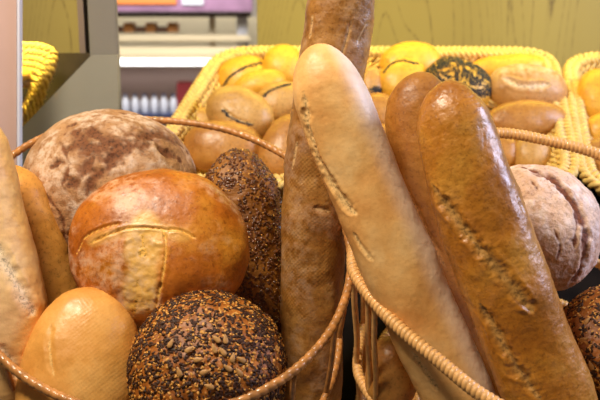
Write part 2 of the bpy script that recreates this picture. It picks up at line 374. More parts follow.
def seed_mesh(V, Fc, n, size, mask=None, spread=(.8, 1.2), tilt=.25, lift=.25):
    """scatter small ellipsoid seeds on the surface. size=(len,wid,thick)"""
    tri = Fc[:, :3]; a, b, c = V[tri[:, 0]], V[tri[:, 1]], V[tri[:, 2]]
    cr = np.cross(b - a, c - a); ar = np.linalg.norm(cr, axis=1); nn = cr / (ar[:, None] + 1e-12)
    cen = a; w = ar.copy()
    view = CAM - cen; w *= np.clip((nn * view).sum(1) / np.linalg.norm(view, axis=1) + .55, .0, 1)
    if mask is not None: w *= mask(cen)
    i = rng.choice(len(tri), n, p=w / w.sum()); u = rng.random((n, 2)); fl = u.sum(1) > 1; u[fl] = 1 - u[fl]
    P = a[i] + u[:, :1] * (b[i] - a[i]) + u[:, 1:] * (c[i] - a[i]); Z = nn[i] + rng.normal(scale=tilt, size=(n, 3)); Z /= np.linalg.norm(Z, axis=1)[:, None]
    R = rng.normal(size=(n, 3)); X = np.cross(R, Z); X /= np.linalg.norm(X, axis=1)[:, None]; Y = np.cross(Z, X)
    sc_ = rng.uniform(*spread, size=(n, 1)); sv, sf = ico(2); k = len(sv)
    tear = 1 - .35 * sv[:, 0]                      # teardrop outline
    q = sv.copy(); q[:, 1] *= tear
    VV = P[:, None] + (q[None, :, 0:1] * X[:, None] * size[0] + q[None, :, 1:2] * Y[:, None] * size[1] + q[None, :, 2:3] * Z[:, None] * size[2]) * sc_[:, None] + (Z * size[2] * lift)[:, None]
    FF = sf[None] + (np.arange(n) * k)[:, None, None]
    return VV.reshape(-1, 3), FF.reshape(-1, 3)

# ================================================================ BASKETS
SL1 = math.tan(math.radians(30)); p0 = at(155, 265, 1.0); Z1 = p0[2]
def basket_ring(pts, y0, z0, sl, n=400, closed=True):
    P = np.array([on_plane(x, y, y0, z0, sl) for x, y in pts]); Q = catmull(P, np.linspace(0, 1, 600, endpoint=False), True)
    return resample(Q, n, True)
def wrapped(P, L, r, pitch, ridge=.22, sides=14):
    n = int(L / pitch) * 10; P, L = resample(P, n, True); k = int(L / pitch)
    s_ = np.arange(n)[:, None] / n * k; th = np.arange(sides)[None] / sides
    ph = (s_ + th) % 1.0; R = r * 1.06 * (1 - ridge + ridge * np.sqrt(np.clip(1 - (2 * ph - 1) ** 2, 0, 1)))
    return sweep(P, R, sides, True)
def ringdown(P, dn, dist, shrink):
    c = P.mean(0); Q = c + (P - c) * (1 - shrink); return Q + dn * dist
def frame_basket(name, label, pts, y0, z0, mat, r, pitch, depth_, bands, nst, shrink, stake_r, group=None, multi=1, skip=None):
    P, L = basket_ring(pts, y0, z0, SL1); dn = np.array([0, .26, -.966]); cen = P.mean(0); bc = cen + dn * depth_
    t = thing(name, label, 'basket', bc, group)
    v, f = wrapped(P, L, r, pitch); link_mesh('rim', v, f, mat, t)
    for d in bands:
        Q = ringdown(P, dn, d, shrink * d / depth_); Q, L2 = resample(Q, 400, True)
        v, f = wrapped(Q, L2, r * .85, pitch); link_mesh('band', v, f, mat, t)
    bot = ringdown(P, dn, depth_, shrink); v, f = wrapped(*resample(bot, 400, True), r, pitch); link_mesh('base_ring', v, f, mat, t)
    # stakes
    for i in range(nst):
        if skip and skip(P[int(i / nst * 400)]): continue
        parts = []
        for k in range(multi):
            j = int((i / nst) * 400 + (k - (multi - 1) / 2) * 4.2) % 400
            tt = np.linspace(0, 1, 14); lo = bot[j]; hi = P[j]
            path = hi[None] * (1 - tt)[:, None] + lo[None] * tt[:, None]; path += (cen - hi) [None] * (.02 * np.sin(tt * np.pi * 5 + k))[:, None] * .15
            parts.append(sweep(path, stake_r, 8, False, ref=(1, .2, .1)))
        v, f = merge(parts); link_mesh('stake', v, f, mat, t)
    # woven base: spiral of reed on a thin disc of stakes
    Vd = [bot.mean(0)] + list(bot); n = len(bot); fc = np.stack([np.zeros(n, int), 1 + np.arange(n), 1 + (np.arange(n) + 1) % n], 1)
    top = np.array(Vd); low = top + dn * .006
    edge = np.stack([1 + np.arange(n), 1 + n + 1 + np.arange(n), 1 + n + 1 + (np.arange(n) + 1) % n, 1 + (np.arange(n) + 1) % n], 1)
    sp = []
    for q in range(1, 14):
        ring, LL = resample(bot.mean(0) + (bot - bot.mean(0)) * q / 14 - dn * .003, 120, True); sp.append(sweep(ring, .004, 6, True))
    v2, f2 = merge([(np.vstack([top, low]), [edge, fc, fc[:, ::-1] + n + 1])] + sp)
    link_mesh('woven_base', v2, f2, mat, t)
    return t, P

ell = [(155 + 196 * math.cos(a), 262 - 9 * max(0, math.sin(2 * (math.pi - a))) * (1 if math.pi / 2 < a < math.pi else 0) - (142 if math.sin(a) > 0 else 154) * math.sin(a)) for a in np.linspace(0, 2 * np.pi, 16, endpoint=False)]
b1, R1 = frame_basket('bread_basket', 'round brown wicker bread basket with thin wrapped rim, front left', ell, 1.0, Z1, M['wick_brown'], .0052, .0105, .25, [.12], 18, .10, .0035, skip=lambda p: p[1] > 1.06 and p[0] > -.2)
pts2 = [(353, 258), (361, 284), (393, 322), (438, 360), (488, 399), (560, 434), (640, 436), (712, 390), (738, 310), (712, 230), (655, 180), (598, 154), (545, 140), (497, 133), (440, 140), (394, 172), (364, 214)]
b2, R2 = frame_basket('bread_basket', 'pale cane bread basket with thick coiled rim, front right', pts2, 1.0, Z1 + .012, M['wick_pale'], .0078, .0060, .25, [.16], 22, .07, .0036, multi=2, skip=lambda p: p[1] > 1.1 or (.095 < p[0] < .5))

# back baskets (twined rope walls)
yF, yB = 1.42, 1.83
zF = at(300, 175, yF)[2]; zB = at(300, 50, yB)[2]; SLB = (zB - zF) / (yB - yF)
def rope(P, r_off, r_tube, pitch, sides=6, strands=2, flat=1.0):
    n = int(len(P)); T, A, B = frames(P, True); s = np.concatenate([[0], np.cumsum(np.linalg.norm(np.diff(P, axis=0), axis=1))]); Lt = s[-1] + np.linalg.norm(P[0] - P[-1])
    k = max(1, round(Lt / pitch)); out = []
    for q in range(strands):
        ph = s / Lt * k * 2 * np.pi + q * 2 * np.pi / strands
        Q = P + r_off * (np.cos(ph)[:, None] * A + np.sin(ph)[:, None] * B * flat); out.append(sweep(Q, r_tube, sides, True))
    return out
def braid(P, w, h, tube, pitch):
    T, A, B = frames(P, True); s = np.concatenate([[0], np.cumsum(np.linalg.norm(np.diff(P, axis=0), axis=1))]); Lt = s[-1] + np.linalg.norm(P[0] - P[-1]); k = round(Lt / pitch)
    out = []
    for q in range(4):
        ph = s / Lt * k * 2 * np.pi + q * 2 * np.pi / 4
        out.append(sweep(P + w * np.sin(ph)[:, None] * A + h * np.sin(2 * ph)[:, None] * B, tube, 7, True))
    return out
def back_basket(label, corners, deep=.085, rad=.075):
    cs = np.array([on_plane(x, y, yF, zF, SLB) for x, y in corners]); pts = []
    for i in range(4):
        a, b, c = cs[i - 1], cs[i], cs[(i + 1) % 4]; u = (a - b) / np.linalg.norm(a - b); w = (c - b) / np.linalg.norm(c - b)
        for t_ in np.linspace(0, 1, 7): pts.append((b + u * rad) * (1 - t_) ** 2 + b * 2 * t_ * (1 - t_) + (b + w * rad) * t_ ** 2)
        q0 = b + w * rad; q1 = c - w * rad
        for t_ in np.linspace(.1, .9, 8): pts.append(q0 * (1 - t_) + q1 * t_)
    P, L = resample(np.array(pts), 900, True); dn = np.array([0, math.sin(math.atan(SLB)), -math.cos(math.atan(SLB))]); cen = P.mean(0)
    t = thing('roll_basket', label, 'basket', cen + dn * deep, 'straw coloured baskets on the back shelf')
    v, f = merge(braid(P, .0125, .006, .0050, .048)); link_mesh('braided_rim', v, f, M['wick_back'], t)
    rows = 8; parts = []; d2c = cen - P; d2c /= np.linalg.norm(d2c, axis=1)[:, None]
    for i in range(rows):
        k = (i + 1) / rows; Q = P + dn * deep * k + d2c * (.072 * k + .004); parts += rope(Q, .0052, .0046, .034)
    v, f = merge(parts); link_mesh('woven_wall', v, f, M['wick_back'], t)
    bot = P[::6] + dn * (deep + .003) + d2c[::6] * .076; n = len(bot); c0 = bot.mean(0)
    Vt = np.vstack([c0, bot]); Vb = Vt + dn * .006; fc = np.stack([np.zeros(n, int), 1 + np.arange(n), 1 + (np.arange(n) + 1) % n], 1)
    edge = np.stack([1 + np.arange(n), 2 + n + np.arange(n), 2 + n + (np.arange(n) + 1) % n, 1 + (np.arange(n) + 1) % n], 1)
    sp = [(np.vstack([Vt, Vb]), [edge, fc, fc[:, ::-1] + n + 1])]
    for q in range(1, 16): sp.append(sweep(c0 + (bot - c0) * q / 16 - dn * .002, .004, 6, True))
    v, f = merge(sp); link_mesh('woven_base', v, f, M['wick_back'], t)
    return t
back_basket('long straw coloured wicker basket full of rolls under the oak panel', [(222, 52), (549, 53), (575, 184), (141, 182)])
back_basket('straw coloured wicker basket at the right edge with yellow rolls', [(568, 58), (790, 58), (850, 190), (589, 190)])

# ================================================================ HERO BREADS
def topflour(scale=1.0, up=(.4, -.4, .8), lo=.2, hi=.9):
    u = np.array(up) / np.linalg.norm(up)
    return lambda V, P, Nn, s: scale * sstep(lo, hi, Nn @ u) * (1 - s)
allflour = lambda k: (lambda V, P, Nn, s: k * (1 - s) * sstep(-.35, .25, fbm(P, 25, 3)))

# 8 tall reddish brown loaf
s = Loaf([(351, -45, 1.10, 29), (343, 0, 1.10, 33), (331, 70, 1.10, 34), (319, 150, 1.09, 33), (314, 240, 1.08, 32), (312, 330, 1.07, 31), (312, 420, 1.06, 29)], th=.95, res=(460, 150))
bread('rye_baguette', 'tall reddish brown loaf standing upright behind the pale baguette, its top out of view', 'bread', s, M['tall_loaf'], flour=allflour(.4), lump=.003, lumpscale=16, fine=.0004, seed=1, gm=lambda V: sstep(1.40, 1.30, V[:, 2]) * sstep(-.3, .2, fbm(V, 14, 2)),
      scores=[([(352, 20), (345, 45), (338, 62)], .0022, .0012, .0005, .002), ([(368, 20), (357, 45)], .0015, .001, .0004, .0014), ([(313, 14), (310, 38)], .002, .001, .0003, .0018), ([(297, 142), (292, 168)], .003, .0013, .0006, .002), ([(312, 208), (330, 212)], .004, .002, .001, .001)])
# 9 pale baguette; flour on its right side also paints in window rim light
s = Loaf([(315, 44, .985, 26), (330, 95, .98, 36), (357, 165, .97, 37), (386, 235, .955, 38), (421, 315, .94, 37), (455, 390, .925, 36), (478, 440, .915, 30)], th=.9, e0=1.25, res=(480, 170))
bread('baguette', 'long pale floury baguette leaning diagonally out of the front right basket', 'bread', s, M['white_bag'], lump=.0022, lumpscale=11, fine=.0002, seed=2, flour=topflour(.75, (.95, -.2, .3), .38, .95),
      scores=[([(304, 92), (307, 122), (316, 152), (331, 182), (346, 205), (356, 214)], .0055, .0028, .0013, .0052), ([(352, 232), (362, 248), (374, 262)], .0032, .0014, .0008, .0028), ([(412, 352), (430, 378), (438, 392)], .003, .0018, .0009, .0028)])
# 10 mid brown loaf
s = Loaf([(423, 71, 1.05, 26), (420, 116, 1.045, 34), (430, 180, 1.035, 34), (452, 245, 1.02, 35), (482, 315, 1.0, 35), (515, 380, .985, 34), (530, 425, .97, 28)], th=.85, e0=1.2, res=(360, 130))
bread('brown_baguette', 'brown loaf half hidden between the pale baguette and the big glossy loaf', 'bread', s, M['mid_loaf'], lump=.003, lumpscale=14, fine=.0004, seed=3,
      scores=[([(398, 170), (412, 205), (432, 245), (445, 268)], .005, .003, .0015, .0045)])
# 11 glossy brown loaf
s = Loaf([(447, 80, .95, 27), (452, 115, .945, 37), (469, 180, .93, 41), (493, 250, .915, 44), (521, 325, .90, 44), (552, 400, .885, 43), (570, 450, .87, 34)], th=.88, e0=1.2, res=(480, 180))
bread('brown_loaf', 'big glossy brown loaf with diagonal slashes, leaning in the front right basket', 'bread', s, M['brown_loaf'], lump=.0028, lumpscale=12, fine=.00045, seed=4, flour=allflour(.25),
      scores=[([(433, 184), (450, 212), (474, 242), (500, 272), (522, 298), (534, 314)], .0062, .0035, .0022, .0056), ([(480, 305), (497, 335), (517, 368), (540, 400)], .006, .0038, .002, .005), ([(516, 196), (524, 214)], .0022, .001, .0006, .001)])
# 7 dark seeded loaf
s = Loaf([(237, 149, 1.165, 29), (240, 185, 1.16, 37), (246, 245, 1.14, 38), (250, 310, 1.12, 38), (252, 370, 1.10, 37), (252, 430, 1.08, 30)], th=.9, e0=1.2, res=(300, 120))
V, Fc, A = bake(s, lump=.003, fine=.0012, seed=5)
A['gm'] = np.zeros(len(V)); t = thing('seeded_loaf', 'dark upright loaf coated in brown seeds between golden round loaf and tall loaf', 'bread', s.center)
link_mesh('crust', V, Fc, M['darkseed'], t, attrs=A)
v, f = seed_mesh(V, Fc, 3000, (.0030, .0017, .0008), mask=lambda c: .3 + sstep(-.6, .3, fbm(c, 50, 2))); tag(link_mesh('flax_seeds', v, f, M['flaxbr'], t), kind='stuff')
v, f = seed_mesh(V, Fc, 420, (.0018, .0011, .0006)); tag(link_mesh('sesame_seeds', v, f, M['sesame'], t), kind='stuff')

# 1 rye boule
s = Round(110, 190, 1.17, 88, 84, .92, face=(.05, -.62, .78), flat=.7, sq=2.0)
cr = [([(70, 128), (82, 142), (96, 150), (115, 152), (135, 142), (152, 135), (170, 137), (186, 150)], .014, .0022, .001, .018),
      ([(84, 128), (104, 138), (122, 146)], .009, .002, .0012, .011), ([(96, 150), (88, 168), (80, 178), (68, 186)], .007, .002, .001, .009), ([(120, 150), (108, 168), (92, 178), (86, 196)], .006, .002, .001, .008),
      ([(48, 168), (60, 162), (72, 165)], .005, .002, .001, .0045), ([(120, 112), (150, 116), (172, 130)], .0035, .0016, .001, .003), ([(60, 140), (68, 165), (62, 185)], .003, .0018, .001, .003), ([(40, 190), (60, 215), (66, 240)], .003, .0012, .0008, .0022), ([(150, 135), (160, 150), (180, 160)], .006, .003, .001, .006)]
bread('rye_boule', 'large round rye loaf with pale floury cracked crust at the upper left', 'bread', s, M['rye'], lump=.0026, lumpscale=11, fine=.0008, seed=6, scores=cr, wr=.9, flour=allflour(1.0))
# 12 rye boule right
s = Round(533, 230, 1.09, 66, 67, .9, face=(-.1, -.7, .7), flat=.7, sq=2.1)
cr = [([(523, 168), (548, 176), (566, 190), (580, 212), (586, 235), (584, 262), (572, 284)], .0062, .0032, .0015, .0055), ([(566, 190), (577, 215), (574, 250)], .004, .0016, .001, .002), ([(530, 180), (538, 190)], .003, .001, .0006, .002), ([(552, 225), (560, 245), (556, 262)], .002, .001, .0005, .0015)]
bread('rye_boule', 'round rye loaf dusted with white flour, half behind the big glossy loaf', 'bread', s, M['rye2'], lump=.003, lumpscale=14, fine=.0011, seed=7, scores=cr, wr=.8, flour=allflour(1.0))
# 2 golden round loaf
s = Round(159, 247, 1.0, 88, 79, .62, face=(.05, -.86, .5), flat=.5, sq=2.25)
cr = [([(88, 244), (104, 236), (128, 228), (152, 227), (170, 230)], .0017, .0022, .0016, .0012), ([(163, 229), (166, 248), (162, 280), (154, 314)], .0018, .0022, .0008, .0012),
      ([(143, 236), (138, 272), (134, 314)], .018, .0028, .0012, .0001), ([(166, 229), (182, 231), (196, 239)], .002, .0016, .0012, .0012), ([(76, 254), (84, 238), (102, 228), (126, 222)], .0022, .0018, .0014, .0006)]
def palemask(s, V, P):
    L = s.line([(146, 228), (143, 262), (138, 300), (134, 318)]); d, a = polydist(V, L)
    L2 = s.line([(92, 240), (120, 232), (150, 230), (185, 236)]); d2, a2 = polydist(V, L2)
    r_ = fbm(P, 40, 3) * .006
    return np.clip(sstep(.027, .014, d + r_) * .95 + sstep(.011, .003, d2 + r_ * .5) * .5, 0, 1)
bread('round_loaf', 'golden brown round loaf with a cross cut in its top, front left basket', 'bread', s, M['gold'], lump=.004, lumpscale=11, fine=.0003, seed=8, scores=cr, wr=.35, pale=palemask,
      flour=lambda V, P, Nn, sc_: (1 - sc_) * sstep(.0, .45, fbm(P, 16, 3, 4.0)) * .9)
# 4 pale oval roll
s = Round(80, 382, .90, 60, 96, .7, face=(.15, -.9, .4), roll=-.16, flat=.6, sq=2.1)
bread('oval_roll', 'smooth pale golden oval roll at the bottom left, behind the brown rim', 'bread', s, M['oval'], lump=.0022, lumpscale=12, fine=.0002, seed=9, gm=lambda V: sstep(-.275, -.235, V[:, 0]) * .8, flour=lambda V, P, Nn, sc_: sstep(.012, .0, np.abs(P[:, 0] - .004)) * .9, scores=[([(52, 325), (50, 350), (54, 375)], .004, .001, .0006, .0006)])
# 5 left baguette
s = Loaf([(-34, 110, .985, 30), (-28, 160, .98, 38), (-16, 230, .965, 43), (-3, 300, .945, 48), (2, 360, .93, 46), (0, 430, .915, 36)], th=.9, res=(320, 140))
bread('white_loaf', 'pale slashed loaf cut off by the left edge of the picture', 'bread', s, M['cream_loaf'], lump=.0024, lumpscale=13, fine=.0004, seed=10,
      scores=[([(-8, 240), (4, 262), (16, 282), (30, 306), (36, 316)], .0075, .0022, .0012, .0065), ([(-5, 345), (10, 360), (20, 380)], .006, .0018, .0008, .005)], flour=topflour(.4, (-.2, -.6, .8)))
# 6 loaf behind it
s = Loaf([(4, 165, 1.075, 24), (14, 200, 1.07, 33), (30, 260, 1.06, 40), (44, 330, 1.045, 40), (50, 390, 1.025, 32)], th=.8, res=(220, 110))
bread('tan_loaf', 'plain tan loaf tucked between the left edge loaf and the cracked rye loaf', 'bread', s, M['left_loaf'], lump=.002, fine=.0004, seed=11)
# 3 seeded round roll
def seeded(s, label, seed, nf, ns, suns):
    V, Fc, A = bake(s, lump=.003, fine=.0009, seed=seed); A['gm'] = np.zeros(len(V))
    t = thing('seeded_roll', label, 'bread', s.center); link_mesh('crust', V, Fc, M['seedcrust'], t, attrs=A)
    v, f = seed_mesh(V, Fc, nf, (.0030, .0016, .0008), mask=lambda c: .35 + sstep(-.5, .2, fbm(c, 60, 2))); tag(link_mesh('flax_seeds', v, f, M['flax'], t), kind='stuff')
    v, f = seed_mesh(V, Fc, ns, (.0020, .0012, .0006), lift=.7); tag(link_mesh('sesame_seeds', v, f, M['sesame'], t), kind='stuff')
    k = 0
    for (px, py, a) in suns:
        h = s.hit(px, py)
        if h is None: continue
        n = h - s.center; n /= np.linalg.norm(n); view = CAM - h; view /= np.linalg.norm(view); z = n * .6 + view * .4; z /= np.linalg.norm(z)
        y = UP - z * (UP @ z); y /= np.linalg.norm(y); x = np.cross(y, z); c_, s_ = math.cos(a), math.sin(a)
        X = c_ * x + s_ * y; Y = -s_ * x + c_ * y; sv, sf = ico(3); w = sv.copy(); w[:, 1] *= 1 - .5 * w[:, 0]
        vv = h + n * .0025 + w[:, :1] * X * .0058 + w[:, 1:2] * Y * .0027 + w[:, 2:] * z * .0014
        link_mesh('sunflower_kernel', vv, sf, M['sunfl'], t)
    return t
s = Round(208, 370, .90, 79, 80, .8, face=(.0, -.75, .66), flat=.7, sq=2.1)
suns = [(172, 344, 1.2), (216, 340, 2.4), (222, 352, 2.2), (199, 360, .1), (205, 372, .3), (227, 368, 2.5), (232, 358, 1.3), (214, 349, 1.9), (238, 372, 2.2), (190, 350, .6), (209, 386, 2.8), (180, 372, 2.0), (225, 340, 1.6), (240, 360, 2.6)]
seeded(s, 'round roll covered in flax and sesame seeds at the bottom of the left basket', 12, 2900, 1400, suns)
s = Round(622, 352, .96, 70, 68, .8, face=(-.2, -.7, .7), flat=.7, sq=2.1)
seeded(s, 'seed topped roll at the bottom right corner beside the big glossy loaf', 13, 1300, 900, [(585, 340, .4), (592, 365, 2.0), (588, 322, 1.0)])
# 14 small roll low in basket 2
s = Round(392, 374, 1.0, 27, 40, .9, face=(-.2, -.9, .3), level=6)
bread('small_roll', 'small brown roll in shade beneath the pale baguette, seen past the coiled rim', 'bread', s, M['roll_br'], lump=.002, fine=.0004, seed=14)

# ================================================================ ROLLS IN THE BACK BASKETS
nb = np.array([0, -SLB, 1.0]); nb /= np.linalg.norm(nb)
def roll(px, py, rx, ry, h, mat, name, label, roll_=0.0, tz=.75, poppy=None, scores=(), seed=0, face=None, lump=.0018, flour=None, group='bread rolls in the back baskets', npop=300):
    q = on_plane(px, py, yF, zF + h, SLB)
    s = Round(px, py, 0, rx * 1.05, ry * 1.2, tz, face=face or (0, -.86, .5), roll=roll_, level=6, flat=.8, sq=2.2, p=q)
    if poppy is None:
        bread(name, label, 'bread roll', s, mat, group, lump=lump, lumpscale=18, fine=.0003, seed=seed, scores=scores, flour=flour); return
    V, Fc, A = bake(s, scores=scores, lump=lump, lumpscale=18, fine=.0003, seed=seed, flour=flour); A['gm'] = np.zeros(len(V))
    t = thing(name, label, 'bread roll', s.center, group); link_mesh('crust', V, Fc, mat, t, attrs=A)
    mk = None
    L = [s.line(p) for p in poppy[0]]; L = [l_ for l_ in L if len(l_) > 1]
    def mask(c):
        d = np.full(len(c), 9.0)
        for l_ in L: d = np.minimum(d, polydist(c, l_)[0])
        if poppy[1] < 0: return (1 - np.exp(-(d / poppy[1]) ** 2)) * sstep(-.5, .0, fbm(c, 60, 2)) * sstep(s.center[2] - .022, s.center[2] - .008, c[:, 2])
        return np.exp(-(d / poppy[1]) ** 2) + 1e-5
    v, f = seed_mesh(V, Fc, npop, (.0013, .0010, .0009), mask=mask); tag(link_mesh('poppy_seeds', v, f, M['poppy'], t), kind='stuff')
r = roll
r(202, 122, 16, 12, -.035, M['roll'], 'bread_roll', 'small tan roll peeking out at the left side wall of the long basket', seed=21)
r(244, 78, 26, 19, -.02, M['roll_y'], 'poppy_roll', 'yellow roll with an arc of poppy seeds near the basket back left corner', .35, poppy=([[(222, 88), (230, 76), (245, 68), (262, 63)]], .0025), seed=22, npop=260)
r(259, 85, 26, 12, .0, M['roll_y'], 'long_roll', 'slim yellow roll lying over the poppy arc roll', .28, seed=23, tz=.9)
r(283, 66, 19, 19, .005, M['roll_y'], 'round_roll', 'bright yellow orange roll at the basket back, left of the tall loaf', seed=24)
r(280, 101, 25, 16, -.01, M['roll'], 'poppy_roll', 'tan roll with a poppy seam, directly left of the pale baguette tip', .35, poppy=([[(262, 98), (272, 90), (290, 84)]], .002), seed=25, npop=180)
r(240, 114, 34, 22, .01, M['roll'], 'poppy_roll', 'tan roll with a streak of poppy specks, top of the left pile', -.5, poppy=([[(222, 110), (232, 118), (244, 124), (252, 125)]], .0022), seed=26, npop=150, scores=[([(222, 108), (234, 118), (252, 124)], .003, .001, .0004, .001)])
r(223, 147, 38, 23, -.02, M['roll_br'], 'bread_roll', 'large orange brown roll lowest in the left pile', -.05, seed=27)
r(286, 148, 24, 32, -.012, M['roll_br'], 'bread_roll', 'orange brown roll partly hidden by the upright tall loaf', -.45, seed=28)
r(372, 84, 11, 15, .01, M['roll_p'], 'poppy_roll', 'small floury roll with a black poppy patch, right of the tall loaf', poppy=([[(374, 90), (380, 92)]], .006), seed=29, npop=260, flour=allflour(.8))
r(410, 62, 29, 17, .0, M['roll_y'], 'round_roll', 'rear yellow roll against the basket back above the seamed yellow roll', .15, seed=30)
r(403, 81, 25, 19, .012, M['roll_y'], 'poppy_roll', 'yellow roll with a dark poppy seam, in front of the rear yellow roll', .55, poppy=([[(384, 72), (392, 63), (404, 60), (418, 64)]], .0018), seed=31, npop=230)
r(378, 112, 17, 17, -.01, M['roll_br'], 'bread_roll', 'orange brown roll seen between the two baguettes, upper one', seed=32)
r(386, 142, 14, 16, -.035, M['roll_br'], 'bread_roll', 'orange brown roll seen between the two baguettes, lower one', seed=33)
ps = [[(458, 86), (440, 74)], [(458, 86), (446, 95)], [(458, 86), (470, 100)], [(458, 86), (482, 88)], [(458, 86), (462, 68)], [(458, 86), (430, 80)], [(440, 70), (462, 66), (478, 76), (486, 92)]]
r(457, 87, 33, 24, .012, M['roll_y'], 'poppy_roll', 'roll crusted in black poppy seeds in a star pattern behind the glossy loaf', -.35, poppy=(ps, -.0030), seed=34, npop=4200)
r(508, 69, 40, 12, -.015, M['roll_y'], 'long_roll', 'long yellow roll lying along the basket back on the right', .1, seed=35, tz=1.0)
r(527, 89, 38, 21, .012, M['roll_p'], 'split_roll', 'pale roll with a long split on top, right half of the long basket', -.1, seed=36, scores=[([(502, 78), (516, 84), (534, 86), (552, 84)], .006, .0028, .002, .006)], flour=topflour(.9, (0, 0, 1), .3, .9))
r(526, 120, 38, 17, -.004, M['roll_br'], 'bread_roll', 'glossy brown oval roll beneath the pale split roll', .05, seed=37, scores=[([(500, 118), (504, 112), (506, 106)], .002, .001, .0006, .0006)])
r(503, 152, 15, 14, -.03, M['roll_br'], 'bread_roll', 'small brown roll above the coiled rim, next to the big glossy loaf', seed=38)
r(532, 155, 19, 17, -.03, M['roll'], 'bread_roll', 'small tan roll above the coiled rim at the basket right corner', seed=39)
r(602, 98, 24, 26, .0, M['roll_y'], 'round_roll', 'bright yellow roll at the right edge, upper one in the second basket', seed=40)
r(606, 132, 20, 16, -.02, M['roll_y'], 'round_roll', 'yellow roll at the right edge, below the bright yellow one', seed=41)
r(608, 158, 24, 19, -.02, M['roll_br'], 'bread_roll', 'brown roll at the right edge, lowest in the second basket', seed=42)

# ================================================================ STAND, PANELS, BACKGROUND
cnt = thing('display_stand', 'dark tiered display stand carrying the bread baskets', 'display stand', (0.2, 1.2, 0))
def slab(name, x0, x1, pts, mat, parent, th=.02):      # sloped board from (y0,z0) to (y1,z1), thickness down
    (ya, za), (yb, zb) = pts; bm = bmesh.new(); vs = []
    for x in (x0, x1):
        for (y, z) in ((ya, za), (yb, zb), (yb, zb - th), (ya, za - th)): vs.append(bm.verts.new((x, y, z)))
    for q in ((0, 1, 2, 3), (7, 6, 5, 4), (0, 4, 5, 1), (1, 5, 6, 2), (2, 6, 7, 3), (3, 7, 4, 0)): bm.faces.new([vs[i] for i in q])
    return link_bm(name, bm, mat, parent)
zb1 = [float(x) for x in (np.array(b1.location) )]
sl = SL1; X0, X1 = -.52, .95
cy, cz = zb1[1], zb1[2] - .014
slab('front_shelf', X0, X1, ((cy - .30, cz - .30 * sl), (cy + .26, cz + .26 * sl)), M['black'], cnt)
bb = [o for o in bpy.data.objects if o.name == 'roll_basket'][0]; by, bz = bb.location.y, bb.location.z - .016
slab('back_shelf', -.19, X1, ((by - .20, bz - .20 * SLB), (by + .20, bz + .20 * SLB)), M['black'], cnt)
fy0 = cy - .30; link_bm('front_board', boxm(X0, X1, fy0, fy0 + .02, 0, cz - .30 * sl - .0205), M['black'], cnt)
for x in (X0, X1 - .02): link_bm('side_board', boxm(x, x + .02, fy0 + .022, by - .05, 0, cz - .30 * sl - .03), M['black'], cnt)
link_bm('riser_board', boxm(-.19, X1, by - .19, by - .17, 0, bz - .20 * SLB - .022), M['black'], cnt)
link_bm('rear_leg', boxm(-.19, -.15, by + .1, by + .14, 0, bz + .10 * SLB - .024), M['black'], cnt)
link_bm('rear_leg', boxm(X1 - .04, X1, by + .1, by + .14, 0, bz + .10 * SLB - .024), M['black'], cnt)

# oak back panel behind the baskets
xw = at(257, 30, 2.12)[0]
bmw = boxm(xw, 1.4, 2.12, 2.15, 0, 2.3, .002)
tag(link_bm('wood_panel', bmw, M['wood'], loc=(xw, 2.13, 0)), 'olive toned oak veneer panel standing behind the long roll basket', 'panel')
# modelled stand-ins for a mirror reflection: oak board, dark shelf, basket, slanted board
a = at(17, 60, 1.95)[0]; b_ = at(80, 60, 1.95)[0]
tag(link_bm('wood_panel', boxm(a - .1, b_, 1.95, 1.97, 0, 2.3, .001), M['wood'], loc=(a, 1.96, 0)), 'narrow oak board standing in for a mirror reflection above the dark shelf', 'panel')
# grey post with trim
pst = thing('panel_post', 'tall grey upright post between mirror stand-ins and store background', 'post', (at(103, 60, 1.55)[0], 1.57, 0))
link_bm('post', boxm(at(89, 40, 1.55)[0], at(117, 30, 1.55)[0], 1.55, 1.565, 0, 2.2, .002), M['grey'], pst)
link_bm('dark_trim', boxm(at(85.5, 40, 1.56)[0], at(88.5, 40, 1.56)[0], 1.56, 1.64, at(80, 53, 1.56)[2], 2.2), M['black'], pst)
link_bm('mauve_trim', boxm(at(79, 40, 1.58)[0], at(85, 40, 1.58)[0], 1.58, 1.66, at(80, 53, 1.58)[2], 2.2), M['mauve'], pst)
# slanted board, stand-in for a grey surface reflected in the mirror
def prism(name, poly, Y, th, mat, parent=None, loc=None):
    bm = bmesh.new(); A_ = [bm.verts.new(tuple(at(x, y, Y))) for x, y in poly]; B_ = [bm.verts.new((v.co.x, v.co.y + th, v.co.z)) for v in A_]
    bm.faces.new(A_); bm.faces.new(B_[::-1]); n = len(A_)
    for i in range(n): bm.faces.new([A_[i], B_[i], B_[(i + 1) % n], A_[(i + 1) % n]])
    return link_bm(name, bm, mat, parent, loc=loc)
lb = prism('reflected_board', [(16, 134), (91, 55.5), (117.5, 55.5), (117.5, 300), (16, 300)], 1.52, .02, M['greyg'], loc=tuple(at(80, 150, 1.53)))
tag(lb, 'grey green stand-in for a mirrored surface, slanting top edge beside the grey post', 'panel')
# shelf, stand-in for part of the mirror reflection
ls = prism('reflected_shelf', [(18, 53), (90, 53), (93, 57), (30, 160), (-10, 160), (-10, 60)], 1.66, .02, M['shelf'], loc=tuple(at(40, 100, 1.67)))
tag(ls, 'dark brown shelf edge imitating a mirror reflection behind the grey green board', 'shelf')
